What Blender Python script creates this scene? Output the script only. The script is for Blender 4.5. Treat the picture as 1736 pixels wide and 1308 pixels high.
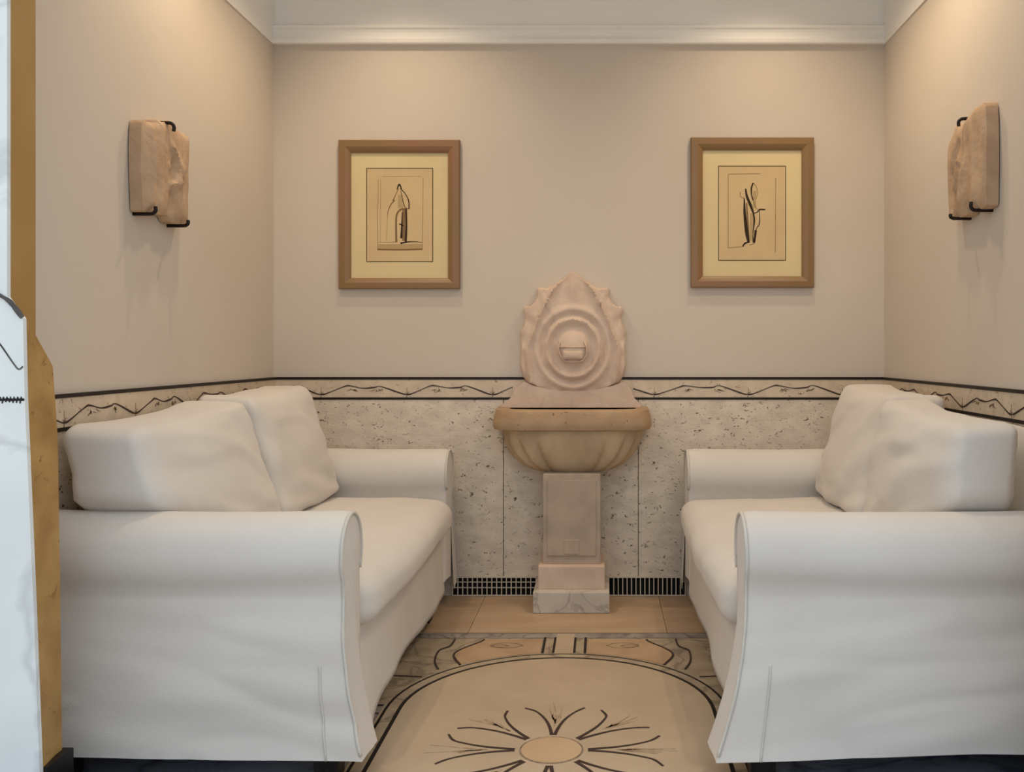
import bpy, bmesh, math, random
from mathutils import Vector, noise, Matrix

for o in list(bpy.data.objects):
    bpy.data.objects.remove(o, do_unlink=True)
SC = bpy.context.scene
COL = SC.collection
random.seed(7)

# ------------------------------------------------------------------ camera
F = 1600.0                       # focal length in pixels of the 1736 x 1308 frame
VX, VY = 1020.0, 595.0           # vanishing point of the room's depth axis
H = 1.036                        # eye height
YB = 4.0                         # back wall
XL, XR = -1.39, 1.1975           # side walls
YJ0, YJ1 = 2.0, 2.09             # doorway jamb, front and back
ZC = 2.78                        # ceiling
ZW = 2.331                       # top of the coloured wall
cam = bpy.data.cameras.new('camera')
cam.sensor_fit = 'HORIZONTAL'
cam.sensor_width = 36.0
cam.lens = 36.0 * F / 1736.0
cam.shift_x = -(VX - 868.0) / 1736.0
cam.shift_y = -(654.0 - VY) / 1736.0
cam.clip_start = 0.02
camo = bpy.data.objects.new('camera', cam)
camo.location = (0, 0, H)
camo.rotation_euler = (math.pi / 2, 0, 0)
COL.objects.link(camo)
SC.camera = camo

# ------------------------------------------------------------------ world and exposure
w = bpy.data.worlds.new('daylight')
SC.world = w
w.use_nodes = True
bg = w.node_tree.nodes['Background']
bg.inputs['Color'].default_value = (0.83, 0.925, 1.0, 1)
bg.inputs['Strength'].default_value = 1.22
SC.view_settings.view_transform = 'Standard'
SC.view_settings.look = 'None'
SC.view_settings.gamma = 1.0
SC.view_settings.use_curve_mapping = False
SC.view_settings.exposure = 0.0
LAMP_WALL = 6.0                  # watts of each wall-washing ceiling spot
LAMP_SIDE = 8.0
LAMP_COL = (1.0, 0.80, 0.55)


def px(x, y, Y):
    """photo pixel at distance Y -> world point"""
    return Vector(((x - VX) * Y / F, Y, H + (VY - y) * Y / F))


# ------------------------------------------------------------------ materials
def srgb(r, g, b):
    def f(c):
        c /= 255.0
        return c / 12.92 if c <= 0.04045 else ((c + 0.055) / 1.055) ** 2.4
    return (f(r), f(g), f(b), 1)


def material(name, col, rough=0.7, col2=None, scale=6.0, detail=6.0, lo=0.35, hi=0.65,
             bump=0.0, bscale=80.0, stretch=(1, 1, 1), speck=None, sscale=70.0, samt=0.12, spec=0.3,
             vein=None, vscale=1.6, metal=0.0, sheen=0.0):
    m = bpy.data.materials.new(name)
    m.use_nodes = True
    nt = m.node_tree
    N, L = nt.nodes, nt.links
    b = N['Principled BSDF']
    b.inputs['Roughness'].default_value = rough
    b.inputs['Specular IOR Level'].default_value = spec
    b.inputs['Metallic'].default_value = metal
    if sheen:
        b.inputs['Sheen Weight'].default_value = sheen
    geo = N.new('ShaderNodeNewGeometry')
    mp = N.new('ShaderNodeMapping')
    mp.inputs['Scale'].default_value = stretch
    L.new(geo.outputs['Position'], mp.inputs['Vector'])
    cur = None
    if col2 is not None:
        n = N.new('ShaderNodeTexNoise')
        n.inputs['Scale'].default_value = scale
        n.inputs['Detail'].default_value = detail
        L.new(mp.outputs['Vector'], n.inputs['Vector'])
        r = N.new('ShaderNodeValToRGB')
        r.color_ramp.elements[0].position = lo
        r.color_ramp.elements[0].color = col
        r.color_ramp.elements[1].position = hi
        r.color_ramp.elements[1].color = col2
        L.new(n.outputs['Fac'], r.inputs['Fac'])
        cur = r.outputs['Color']
    else:
        b.inputs['Base Color'].default_value = col

    def mix(fac, colour, cur):
        x = N.new('ShaderNodeMix')
        x.data_type = 'RGBA'
        L.new(fac, x.inputs['Factor'])
        if cur is None:
            x.inputs[6].default_value = col
        else:
            L.new(cur, x.inputs[6])
        x.inputs[7].default_value = colour
        return x.outputs[2]
    if vein is not None:
        n = N.new('ShaderNodeTexNoise')
        n.inputs['Scale'].default_value = vscale
        n.inputs['Detail'].default_value = 8
        n.inputs['Distortion'].default_value = 0.6
        L.new(mp.outputs['Vector'], n.inputs['Vector'])
        s = N.new('ShaderNodeMath'); s.operation = 'SUBTRACT'; s.inputs[1].default_value = 0.5
        a = N.new('ShaderNodeMath'); a.operation = 'ABSOLUTE'
        L.new(n.outputs['Fac'], s.inputs[0]); L.new(s.outputs[0], a.inputs[0])
        r = N.new('ShaderNodeValToRGB')
        r.color_ramp.elements[0].position = 0.0
        r.color_ramp.elements[0].color = (0.7, 0.7, 0.7, 1)
        r.color_ramp.elements[1].position = 0.03
        r.color_ramp.elements[1].color = (0, 0, 0, 1)
        L.new(a.outputs[0], r.inputs['Fac'])
        cur = mix(r.outputs['Color'], vein, cur)
    pit = None
    if speck is not None:
        n = N.new('ShaderNodeTexNoise')
        n.inputs['Scale'].default_value = sscale
        n.inputs['Detail'].default_value = 3
        n.inputs['Distortion'].default_value = 1.22
        L.new(mp.outputs['Vector'], n.inputs['Vector'])
        r = N.new('ShaderNodeValToRGB')
        r.color_ramp.elements[0].position = 0.5 - samt - 0.03
        r.color_ramp.elements[0].color = (1, 1, 1, 1)
        r.color_ramp.elements[1].position = 0.5 - samt + 0.03
        r.color_ramp.elements[1].color = (0, 0, 0, 1)
        L.new(n.outputs['Fac'], r.inputs['Fac'])
        cur = mix(r.outputs['Color'], speck, cur)
        pit = r.outputs['Color']
    if cur is not None:
        L.new(cur, b.inputs['Base Color'])
    if bump:
        n = N.new('ShaderNodeTexNoise')
        n.inputs['Scale'].default_value = bscale
        n.inputs['Detail'].default_value = 4
        L.new(mp.outputs['Vector'], n.inputs['Vector'])
        bp = N.new('ShaderNodeBump')
        bp.inputs['Strength'].default_value = bump
        bp.inputs['Distance'].default_value = 0.01
        L.new(n.outputs['Fac'], bp.inputs['Height'])
        L.new(bp.outputs['Normal'], b.inputs['Normal'])
    return m


M = {}
M['plaster'] = material('warm_plaster', srgb(209, 197, 183), 0.85, srgb(204, 191, 176), 1.2, bump=0.04, bscale=30)
M['white_paint'] = material('white_paint', srgb(240, 237, 232), 0.6, srgb(237, 233, 227), 2.0)
M['trav'] = material('speckled_travertine', srgb(220, 206, 188), 0.55, srgb(204, 190, 172), 14, bump=0.15, bscale=60,
                     stretch=(1, 1, 1.7), speck=srgb(104, 90, 76), sscale=52, samt=0.155)
M['frieze'] = material('frieze_stone', srgb(212, 194, 170), 0.5, srgb(198, 180, 158), 20, speck=srgb(140, 120, 98), sscale=60, samt=0.17)
M['ink'] = material('black_inlay', srgb(26, 18, 16), 0.5)
M['vine'] = material('dark_brown_inlay', srgb(60, 44, 38), 0.55)
M['leafink'] = material('leaf_inlay', srgb(112, 94, 78), 0.6, srgb(150, 130, 108), 60)
M['floor_joint'] = material('dark_grout', srgb(52, 42, 38), 0.6)
M['f_beige'] = material('beige_marble', srgb(192, 162, 132), 0.35, srgb(180, 150, 120), 3, stretch=(1, 4, 1), bump=0.02, bscale=40, speck=srgb(160, 124, 92), sscale=26, samt=0.2)
M['f_pale'] = material('pale_mosaic_stone', srgb(190, 168, 142), 0.4, srgb(180, 158, 132), 5, bump=0.05, bscale=120)
M['f_tan'] = material('tan_stone', srgb(188, 158, 126), 0.4, srgb(172, 140, 108), 9)
M['f_olive'] = material('olive_grey_stone', srgb(182, 164, 138), 0.4, srgb(156, 138, 116), 12, vein=srgb(110, 96, 82), vscale=5)
M['f_grey'] = material('grey_marble', srgb(164, 154, 144), 0.35, srgb(138, 130, 124), 14, vein=srgb(84, 78, 76), vscale=6)
M['f_blue'] = material('blue_grey_marble', srgb(134, 140, 152), 0.35, srgb(104, 108, 122), 4, vein=srgb(48, 48, 74), vscale=2.4)
M['leaf_soft'] = material('soft_leaf_inlay', srgb(182, 158, 130), 0.5, srgb(150, 126, 102), 40)
M['f_disc'] = material('peach_stone', srgb(196, 166, 132), 0.4, srgb(188, 156, 122), 8)
M['fabric'] = material('white_cotton', srgb(214, 207, 199), 0.95, srgb(209, 201, 193), 3, bump=0.12, bscale=260, spec=0.1, sheen=0.15)
M['fabric_pipe'] = material('white_cotton_piping', srgb(204, 198, 188), 0.95, spec=0.1)
M['black_wood'] = material('black_wood', srgb(18, 15, 14), 0.4, srgb(30, 24, 22), 12, stretch=(8, 8, 1))
M['fount'] = material('pinkish_limestone', srgb(216, 192, 172), 0.75, srgb(204, 178, 158), 9, bump=0.2, bscale=50)
M['rim'] = material('ochre_limestone', srgb(176, 146, 114), 0.65, srgb(164, 134, 104), 12, bump=0.15, bscale=60, speck=srgb(120, 84, 58), sscale=40, samt=0.2)
M['bowl'] = material('olive_limestone', srgb(198, 174, 140), 0.7, srgb(176, 152, 120), 10, bump=0.2, bscale=60, stretch=(1, 1, 0.6))
M['ped'] = material('grey_limestone', srgb(186, 168, 148), 0.7, srgb(170, 152, 134), 10, bump=0.1, bscale=50)
M['plinth'] = material('white_marble', srgb(206, 196, 182), 0.4, srgb(190, 180, 166), 8, vein=srgb(150, 140, 130), vscale=8)
M['grille'] = material('ivory_metal', srgb(206, 194, 176), 0.5)
M['void'] = material('black_duct', srgb(10, 9, 9), 0.9)
M['relief'] = material('carved_stone', srgb(196, 166, 136), 0.8, srgb(176, 146, 118), 14, bump=0.25, bscale=60)
M['iron'] = material('black_iron', srgb(24, 15, 12), 0.45)
M['frame'] = material('bronze_wood', srgb(134, 106, 66), 0.4, srgb(142, 104, 74), 3, bump=0.05, bscale=60, spec=0.4)
M['mat'] = material('cream_mat_board', srgb(222, 202, 156), 0.9, srgb(216, 195, 150), 3)
M['paper'] = material('aged_paper', srgb(212, 186, 142), 0.9, srgb(204, 176, 134), 4)
M['pen'] = material('sepia_ink', srgb(52, 36, 24), 0.8)
M['pen_soft'] = material('sepia_wash', srgb(132, 104, 72), 0.9)
M['pen_faint'] = material('faint_sepia_wash', srgb(182, 155, 114), 0.9)
M['marble'] = material('white_veined_marble', srgb(236, 240, 240), 0.45, srgb(226, 231, 232), 4, vein=srgb(200, 204, 206), vscale=2.2)
M['marble_vein'] = material('dark_marble_moulding', srgb(92, 88, 86), 0.5, srgb(60, 56, 54), 30)
M['ochre'] = material('ochre_plaster', srgb(176, 138, 84), 0.7, srgb(168, 128, 74), 5)
M['warm_shade_stone'] = material('stone_shaded_warm', srgb(184, 146, 88), 0.55, srgb(158, 118, 66), 9, speck=srgb(150, 108, 62), sscale=30, samt=0.17)  # lower reveal stone, with the warm shade on it put into the colour
M['black_stone'] = material('black_stone', srgb(20, 18, 18), 0.4)
M['lamp_ring'] = material('white_metal', srgb(226, 224, 220), 0.4)
m = bpy.data.materials.new('lamp_glow'); m.use_nodes = True
b = m.node_tree.nodes['Principled BSDF']
b.inputs['Emission Color'].default_value = (1.0, 0.75, 0.45, 1); b.inputs['Emission Strength'].default_value = 6
M['glow'] = m


# ------------------------------------------------------------------ builders
class MB:
    """collects world-space vertices and faces for ONE mesh object"""
    def __init__(self):
        self.v, self.f = [], []

    def add(self, vs, fs):
        n = len(self.v)
        self.v += [Vector(p) for p in vs]
        self.f += [tuple(i + n for i in f) for f in fs]
        return self

    def box(self, x0, x1, y0, y1, z0, z1):
        return self.add([(x0, y0, z0), (x1, y0, z0), (x1, y1, z0), (x0, y1, z0),
                         (x0, y0, z1), (x1, y0, z1), (x1, y1, z1), (x0, y1, z1)],
                        [(0, 3, 2, 1), (4, 5, 6, 7), (0, 1, 5, 4), (1, 2, 6, 5), (2, 3, 7, 6), (3, 0, 4, 7)])

    def cbox(self, x0, x1, y0, y1, z0, z1, c):
        """box with chamfered edges"""
        bm = bmesh.new()
        bmesh.ops.create_cube(bm, size=1)
        for v in bm.verts:
            v.co = Vector((x0 if v.co.x < 0 else x1, y0 if v.co.y < 0 else y1, z0 if v.co.z < 0 else z1))
        bmesh.ops.bevel(bm, geom=bm.edges[:], offset=c, segments=2, affect='EDGES', profile=0.6)
        bm.verts.index_update()
        self.add([v.co.copy() for v in bm.verts], [tuple(v.index for v in f.verts) for f in bm.faces])
        bm.free()
        return self

    def prism(self, pts, d):
        """closed polygon of 3-D points extruded by vector d"""
        n = len(pts)
        d = Vector(d)
        vs = [Vector(p) for p in pts] + [Vector(p) + d for p in pts]
        fs = [tuple(range(n)), tuple(range(2 * n - 1, n - 1, -1))]
        fs += [(i, i + n, (i + 1) % n + n, (i + 1) % n) for i in range(n)]
        return self.add(vs, fs)

    def ribbon(self, pts, wid, to3, thick):
        """flat stroke through 2-D points; to3(u, v, h) maps to space; wid number or list"""
        pts = [Vector(p) for p in pts]
        n = len(pts)
        if n < 2:
            return self
        W = wid if isinstance(wid, (list, tuple)) else [wid] * n
        vs = []
        for i in range(n):
            t = (pts[min(i + 1, n - 1)] - pts[max(i - 1, 0)])
            if t.length < 1e-9:
                t = Vector((1, 0))
            t.normalize()
            nn = Vector((-t.y, t.x)) * W[i] * 0.5
            a, c = pts[i] + nn, pts[i] - nn
            vs += [to3(a.x, a.y, thick), to3(c.x, c.y, thick), to3(a.x, a.y, 0), to3(c.x, c.y, 0)]
        fs = []
        for i in range(n - 1):
            k = 4 * i
            fs += [(k, k + 1, k + 5, k + 4), (k, k + 4, k + 6, k + 2), (k + 1, k + 3, k + 7, k + 5)]
        fs += [(0, 2, 3, 1), (4 * n - 4, 4 * n - 3, 4 * n - 1, 4 * n - 2)]
        return self.add(vs, fs)

    def tube(self, pts, r, seg=8):
        pts = [Vector(p) for p in pts]
        n = len(pts)
        R = r if isinstance(r, (list, tuple)) else [r] * n
        vs = []
        up = Vector((0.123, 0.31, 0.94))
        for i in range(n):
            t = (pts[min(i + 1, n - 1)] - pts[max(i - 1, 0)]).normalized()
            a = t.cross(up).normalized()
            b = t.cross(a).normalized()
            for k in range(seg):
                q = 2 * math.pi * k / seg
                vs.append(pts[i] + (a * math.cos(q) + b * math.sin(q)) * R[i])
        fs = []
        for i in range(n - 1):
            for k in range(seg):
                fs.append((i * seg + k, i * seg + (k + 1) % seg, (i + 1) * seg + (k + 1) % seg, (i + 1) * seg + k))
        fs += [tuple(range(seg - 1, -1, -1)), tuple((n - 1) * seg + k for k in range(seg))]
        return self.add(vs, fs)

    def build(self, name, mat, parent=None, smooth=False, angle=None):
        me = bpy.data.meshes.new(name)
        lo = Vector([min(p[i] for p in self.v) for i in range(3)])
        hi = Vector([max(p[i] for p in self.v) for i in range(3)])
        org = Vector(((lo.x + hi.x) / 2, (lo.y + hi.y) / 2, lo.z))
        me.from_pydata([p - org for p in self.v], [], self.f)
        bm = bmesh.new(); bm.from_mesh(me)
        bmesh.ops.recalc_face_normals(bm, faces=bm.faces[:])
        bm.to_mesh(me); bm.free()
        me.materials.append(M[mat])
        if smooth:
            me.polygons.foreach_set('use_smooth', [True] * len(me.polygons))
            if angle:
                me.set_sharp_from_angle(angle=math.radians(angle))
        o = bpy.data.objects.new(name, me)
        COL.objects.link(o)
        o.location = org - (WORLD[parent.name] if parent else Vector((0, 0, 0)))
        WORLD[o.name] = org
        if parent:
            o.parent = parent
        return o


WORLD = {}


def tag(o, label, cat, group=None):
    o['label'] = label
    o['category'] = cat
    if group:
        o['group'] = group
    return o


def struct(o, label=None):
    o['kind'] = 'structure'
    if label:
        o['label'] = label
    return o


def empty(name, loc):
    o = bpy.data.objects.new(name, None)
    o.empty_display_size = 0.1
    COL.objects.link(o)
    o.location = loc
    WORLD[o.name] = Vector(loc)
    return o


def smoothline(pts, n=8):
    """Catmull-Rom through points"""
    P = [Vector(p) for p in pts]
    out = []
    for i in range(len(P) - 1):
        p0, p1, p2, p3 = P[max(i - 1, 0)], P[i], P[i + 1], P[min(i + 2, len(P) - 1)]
        for k in range(n):
            t = k / n
            out.append(0.5 * ((2 * p1) + (p2 - p0) * t + (2 * p0 - 5 * p1 + 4 * p2 - p3) * t * t + (3 * p1 - p0 - 3 * p2 + p3) * t ** 3))
    out.append(P[-1])
    return out


def nz(p, s=1.0, seed=0.0):
    return noise.noise(Vector((p[0] * s + seed, p[1] * s - seed * 0.7, p[2] * s + seed * 1.3)))


# ------------------------------------------------------------------ the setting
T = 0.12
wall_back = struct(MB().box(XL - T, XR + T, YB, YB + T, 0, ZC).build('wall_back', 'plaster'), 'beige plaster back wall above a stone dado')
wall_left = struct(MB().box(XL - T, XL, YJ1, YB, 0, ZC).build('wall_left', 'plaster'), 'beige plaster side wall behind the sofa by the doorway jamb')
wall_right = struct(MB().box(XR, XR + T, YJ1, YB, 0, ZC).build('wall_right', 'plaster'), 'beige plaster side wall opposite the doorway jamb')
ceiling = struct(MB().box(XL - T, XR + T, YJ0, YB + T, ZC, ZC + 0.1).build('ceiling', 'white_paint'), 'white painted ceiling')
floor = struct(MB().box(-3.2, 3.0, -3.0, YB + T, -0.1, 0.0).build('floor', 'floor_joint'), 'marble floor with inlaid panels and a flower medallion')
wall_front = struct(MB().box(XL - T, XR + T, YJ0, YJ1, 2.62, ZC).build('wall_front', 'plaster'), 'plaster lintel over the doorway')

# white frieze above the coloured wall and the moulded cornice under it
MB().box(XL, XR, YB - 0.006, YB, ZW, ZC).build('upper_frieze', 'white_paint', wall_back)
MB().box(XL, XL + 0.006, YJ1, YB - 0.006, ZW, ZC).build('upper_frieze', 'white_paint', wall_left)
MB().box(XR - 0.006, XR, YJ1, YB - 0.006, ZW, ZC).build('upper_frieze', 'white_paint', wall_right)
prof = [(0.0, ZW), (0.020, ZW), (0.024, ZW + 0.006), (0.026, ZW + 0.018), (0.018, ZW + 0.026), (0.013, ZW + 0.034), (0.012, ZW + 0.05),
        (0.016, ZW + 0.06), (0.024, ZW + 0.066), (0.026, ZW + 0.074), (0.02, ZW + 0.08), (0.006, ZW + 0.084), (0.0, ZW + 0.084)]
trim = struct(MB().prism([(XL + 0.006, YB - 0.006 - d, z) for d, z in prof], (XR - XL - 0.012, 0, 0)).build('trim_1', 'white_paint'), 'white moulded cornice across the back wall')

# dado: stone panels, frieze band, black lines
ZT, ZF = 0.921, 0.836            # upper and lower black line
AX = -0.13                       # axis of fountain and floor
D = 0.012
gap = 0.0035


def dado(wall, to3, u0, u1, joints, zlow=0.0, holes=()):
    """to3(u, z, d): d = how far proud of the wall"""
    def slab(a, c, z0, z1, d, name, mat):
        q = [to3(a, z0, 0), to3(c, z0, 0), to3(c, z1, 0), to3(a, z1, 0)]
        ext = Vector(to3(a, z0, d)) - Vector(to3(a, z0, 0))
        return MB().prism(q, ext).build(name, mat, wall)
    es = [u0] + list(joints) + [u1]
    slab(u0, u1, 0, ZT, 0.004, 'dado_backing', 'leafink')
    for a, c in zip(es[:-1], es[1:]):
        a2 = a if a == u0 else a + gap / 2
        c2 = c if c == u1 else c - gap / 2
        slab(a2, c2, zlow, ZF - 0.005, D, 'stone_panel', 'trav')
    slab(u0, u1, ZF + 0.005, ZT - 0.005, D, 'frieze_band', 'frieze')
    for zz in (ZF, ZT):
        slab(u0, u1, zz - 0.005, zz + 0.005, D + 0.002, 'border_line', 'ink')


def tb(u, z, d):
    return Vector((u, YB - d, z))


def tl(u, z, d):
    return Vector((XL + d, u, z))


def tr(u, z, d):
    return Vector((XR - d, u, z))


dado(wall_back, tb, XL, XR, [AX - 0.285, AX + 0.285], 0.0)
dado(wall_left, tl, YJ1, YB - D, [2.7, 3.3], 0.0)
dado(wall_right, tr, YJ1, YB - D, [2.7, 3.3], 0.0)


# vine scrolls inlaid in the frieze band
def vine(wall, to3, u0, u1, period, phase, seed):
    rnd = random.Random(seed)
    def t3(u, v, h):
        return to3(u, v, D + h)
    zl, zh = 0.853, 0.890
    k = math.floor((u0 - phase) / period)
    while phase + k * period < u1:
        s = phase + k * period
        raw = [(0.0, zl), (0.06, zl + 0.004), (0.26, zh - 0.004 + rnd.uniform(-.003, .003)), (0.33, zh), (0.48, zh - 0.009 + rnd.uniform(-.003, .003)),
               (0.62, zh - 0.007), (0.70, zh + rnd.uniform(-.004, .001)), (0.94, zl + 0.004), (1.0, zl)]
        pts = [p for p in smoothline([(s + u * period, z) for u, z in raw], 6) if u0 <= p.x <= u1]
        if len(pts) > 2:
            MB().ribbon(pts, [0.0045 + 0.0015 * math.sin(i * 0.5) for i in range(len(pts))], t3, 0.0012).build('vine_line', 'vine', wall)
        # leaf sprays under the humps and the knot at the low point
        mb = MB(); any_ = False
        for cu in (0.36, 0.66):
            c = s + cu * period
            if not (u0 + 0.03 < c < u1 - 0.05):
                continue
            any_ = True
            for j in range(6):
                a = rnd.uniform(-2.6, -0.4)
                st = Vector((c + rnd.uniform(-.012, .02), zh - 0.010 - rnd.uniform(0, .008)))
                L_ = rnd.uniform(.010, .022)
                mid = st + Vector((math.cos(a), math.sin(a))) * L_ * 0.5 + Vector((rnd.uniform(-.004, .004), .002))
                en = st + Vector((math.cos(a) * 1.5, math.sin(a) * .7)) * L_
                mb.ribbon(smoothline([st, mid, en], 3), [.0012, .003, .004, .003, .0025, .0015, .001], t3, 0.0008)
        if u0 + 0.02 < s < u1 - 0.02:
            any_ = True
            mb.ribbon([(s - .002, zl - .012), (s + .001, zl + .006), (s - .001, zl + .03)], [.004, .003, .0015], t3, 0.0009)
            mb.ribbon([(s - .008, zl + .008), (s, zl + .002), (s + .010, zl + .012)], [.002, .004, .002], t3, 0.0009)
        if any_:
            mb.build('leaf_spray', 'leafink', wall)
        k += 1


xs = lambda p: (p - VX) * YB / F
vine(wall_back, tb, XL + D, xs(872), 0.362, xs(691), 1)
vine(wall_back, tb, xs(1072), XR - D, 0.397, xs(1109), 2)
vine(wall_left, tl, YJ1, YB - 0.03, 0.37, 2.42, 3)
vine(wall_right, tr, YJ1, YB - 0.03, 0.37, 2.36, 4)


# doorway jamb of white marble with an ochre reveal; its twin on the other side of the doorway
def jamb(name, label, mir):
    def X(x):
        return x if not mir else (XL + XR) - x
    out = -2.6
    e = [(-1.2525, 2.62), (-1.2525, 1.150), (-1.219, 1.105), (-1.2155, 0.942), (-1.197, 0.5), (-1.178, 0.0)]
    fr = [Vector((X(x), YJ0, z)) for x, z in e]
    eb = [(-1.2535, 2.62), (-1.2535, 1.045), (-1.2155, 1.003), (-1.2045, 0.847), (-1.199, 0.5), (-1.193, 0.0)]
    bk = [Vector((X(x), YJ1, z)) for x, z in eb]
    # front marble slab, slightly thicker below the shoulder
    mb = MB()
    pts = [Vector((X(out), YJ0, 2.78)), Vector((X(-1.2525), YJ0, 2.78))] + fr + [Vector((X(out), YJ0, 0))]
    mb.prism(pts, (0, -0.012, 0))
    o = struct(mb.build(name, 'marble'), label)
    # wall mass behind the slab
    mb = MB().prism([Vector((X(x), YJ0, z)) for x, z in [(out, 0), (XL, 0), (XL, 2.78), (out, 2.78)]], (0, 0.09, 0))
    mb.build('wall_core', 'ochre', o)
    # reveal
    def rev(i0, i1, mat, nm):
        vs, fs = [], []
        for i in range(i0, i1 + 1):
            a, c = fr[i], bk[i]
            vs += [a, c, Vector((X(XL), c.y, c.z)), Vector((X(XL), a.y, a.z))]
        for k in range(i1 - i0):
            n = 4 * k
            fs += [(n, n + 1, n + 5, n + 4), (n + 1, n + 2, n + 6, n + 5), (n + 2, n + 3, n + 7, n + 6), (n + 3, n, n + 4, n + 7)]
        n = 4 * (i1 - i0)
        fs += [(0, 1, 2, 3), (n + 3, n + 2, n + 1, n)]
        MB().add(vs, fs).build(nm, mat, o)
    rev(0, 1, 'ochre', 'upper_reveal')
    rev(1, 5, 'warm_shade_stone', 'lower_reveal')
    pl = [Vector((X(x), 0, 0)) for x in (-1.36, -1.176)]
    MB().box(min(pl[0].x, pl[1].x), max(pl[0].x, pl[1].x), YJ0 + 0.002, YJ1 + 0.012, 0.0, 0.154).build('plinth', 'black_stone', o)
    # sloping dark moulding on the shoulder
    sh = [(-1.30, 1.190), (-1.272, 1.158), (-1.245, 1.140), (-1.219, 1.107)]
    mb = MB()
    mb.ribbon(smoothline([(X(x), z) for x, z in sh], 4), [.004, .005, .004, .006, .005, .007, .006, .008, .010, .009, .011, .010, .008],
              lambda u, v, h: Vector((u, YJ0 - 0.012 - h, v)), 0.004)
    mb.build('shoulder_moulding', 'marble_vein', o)
    MB().ribbon(smoothline([(X(-1.30), 1.09), (X(-1.268), 1.052), (X(-1.24), 1.012), (X(-1.228), 0.998), (X(-1.219), 1.004)], 4), 0.003,
                lambda u, v, h: Vector((u, YJ0 - 0.012 - h, v)), 0.001).build('marble_crack', 'marble_vein', o)
    MB().ribbon([(X(-1.45), .933), (X(-1.216), .934)], 0.005, lambda u, v, h: Vector((u, YJ0 - 0.012 - h, v)), 0.001).build('inlay_line', 'ink', o)
    r = random.Random(5)
    mb = MB()
    for i in range(9):
        x0 = -1.285 + i * 0.0075
        mb.ribbon([(X(x0), .926 + r.uniform(0, .003)), (X(x0 + .003), .940), (X(x0 + .005), .930 + r.uniform(0, .008))], .0025,
                  lambda u, v, h: Vector((u, YJ0 - 0.012 - h, v)), 0.0013)
    mb.build('inlay_ornament', 'ink', o)
    return o


jamb('trim_2', 'white marble doorway jamb with ochre reveal beside the sofa', False)
jamb('trim_3', 'white marble doorway jamb facing its twin across the entrance', True)


# ------------------------------------------------------------------ floor inlay
def poly(pts, z0, z1, name, mat):
    return MB().prism([Vector((x, y, z0)) for x, y in pts], (0, 0, z1 - z0)).build(name, mat, floor)


def rect(x0, x1, y0, y1, z0, z1, name, mat):
    return poly([(x0, y0), (x1, y0), (x1, y1), (x0, y1)], z0, z1, name, mat)


def arc(cx, cy, r, a0, a1, n=40):
    return [(cx + r * math.cos(math.radians(a0 + (a1 - a0) * i / n)), cy + r * math.sin(math.radians(a0 + (a1 - a0) * i / n))) for i in range(n + 1)]


CY = 2.438
HS = 0.28
R0 = 0.448
Z1 = 0.004
g = 0.004


def stadium(r):
    return arc(AX, CY + HS, r, 0, 180) + arc(AX, CY - HS, r, 180, 360)


def ring(r0, r1, z0, z1, name, mat):
    a, c = stadium(r0), stadium(r1)
    n = len(a)
    vs = [(x, y, z1) for x, y in a] + [(x, y, z1) for x, y in c] + [(x, y, z0) for x, y in a] + [(x, y, z0) for x, y in c]
    fs = []
    for i in range(n):
        j = (i + 1) % n
        fs += [(i, j, n + j, n + i), (2 * n + i, 3 * n + i, 3 * n + j, 2 * n + j), (i, 2 * n + i, 2 * n + j, j), (n + i, n + j, 3 * n + j, 3 * n + i)]
    return MB().add(vs, fs).build(name, mat, floor)


# slabs along the back wall
for a, c in ((XL, -0.86), (-0.86, AX - 0.36), (AX - 0.36, AX + 0.37), (AX + 0.37, XR)):
    rect(a + g / 4, c - g / 4, 3.464, YB, 0, Z1, 'border_slab', 'f_beige')
rect(XL, XR, 3.40, 3.452, 0, Z1, 'grey_band', 'f_grey')
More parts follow.
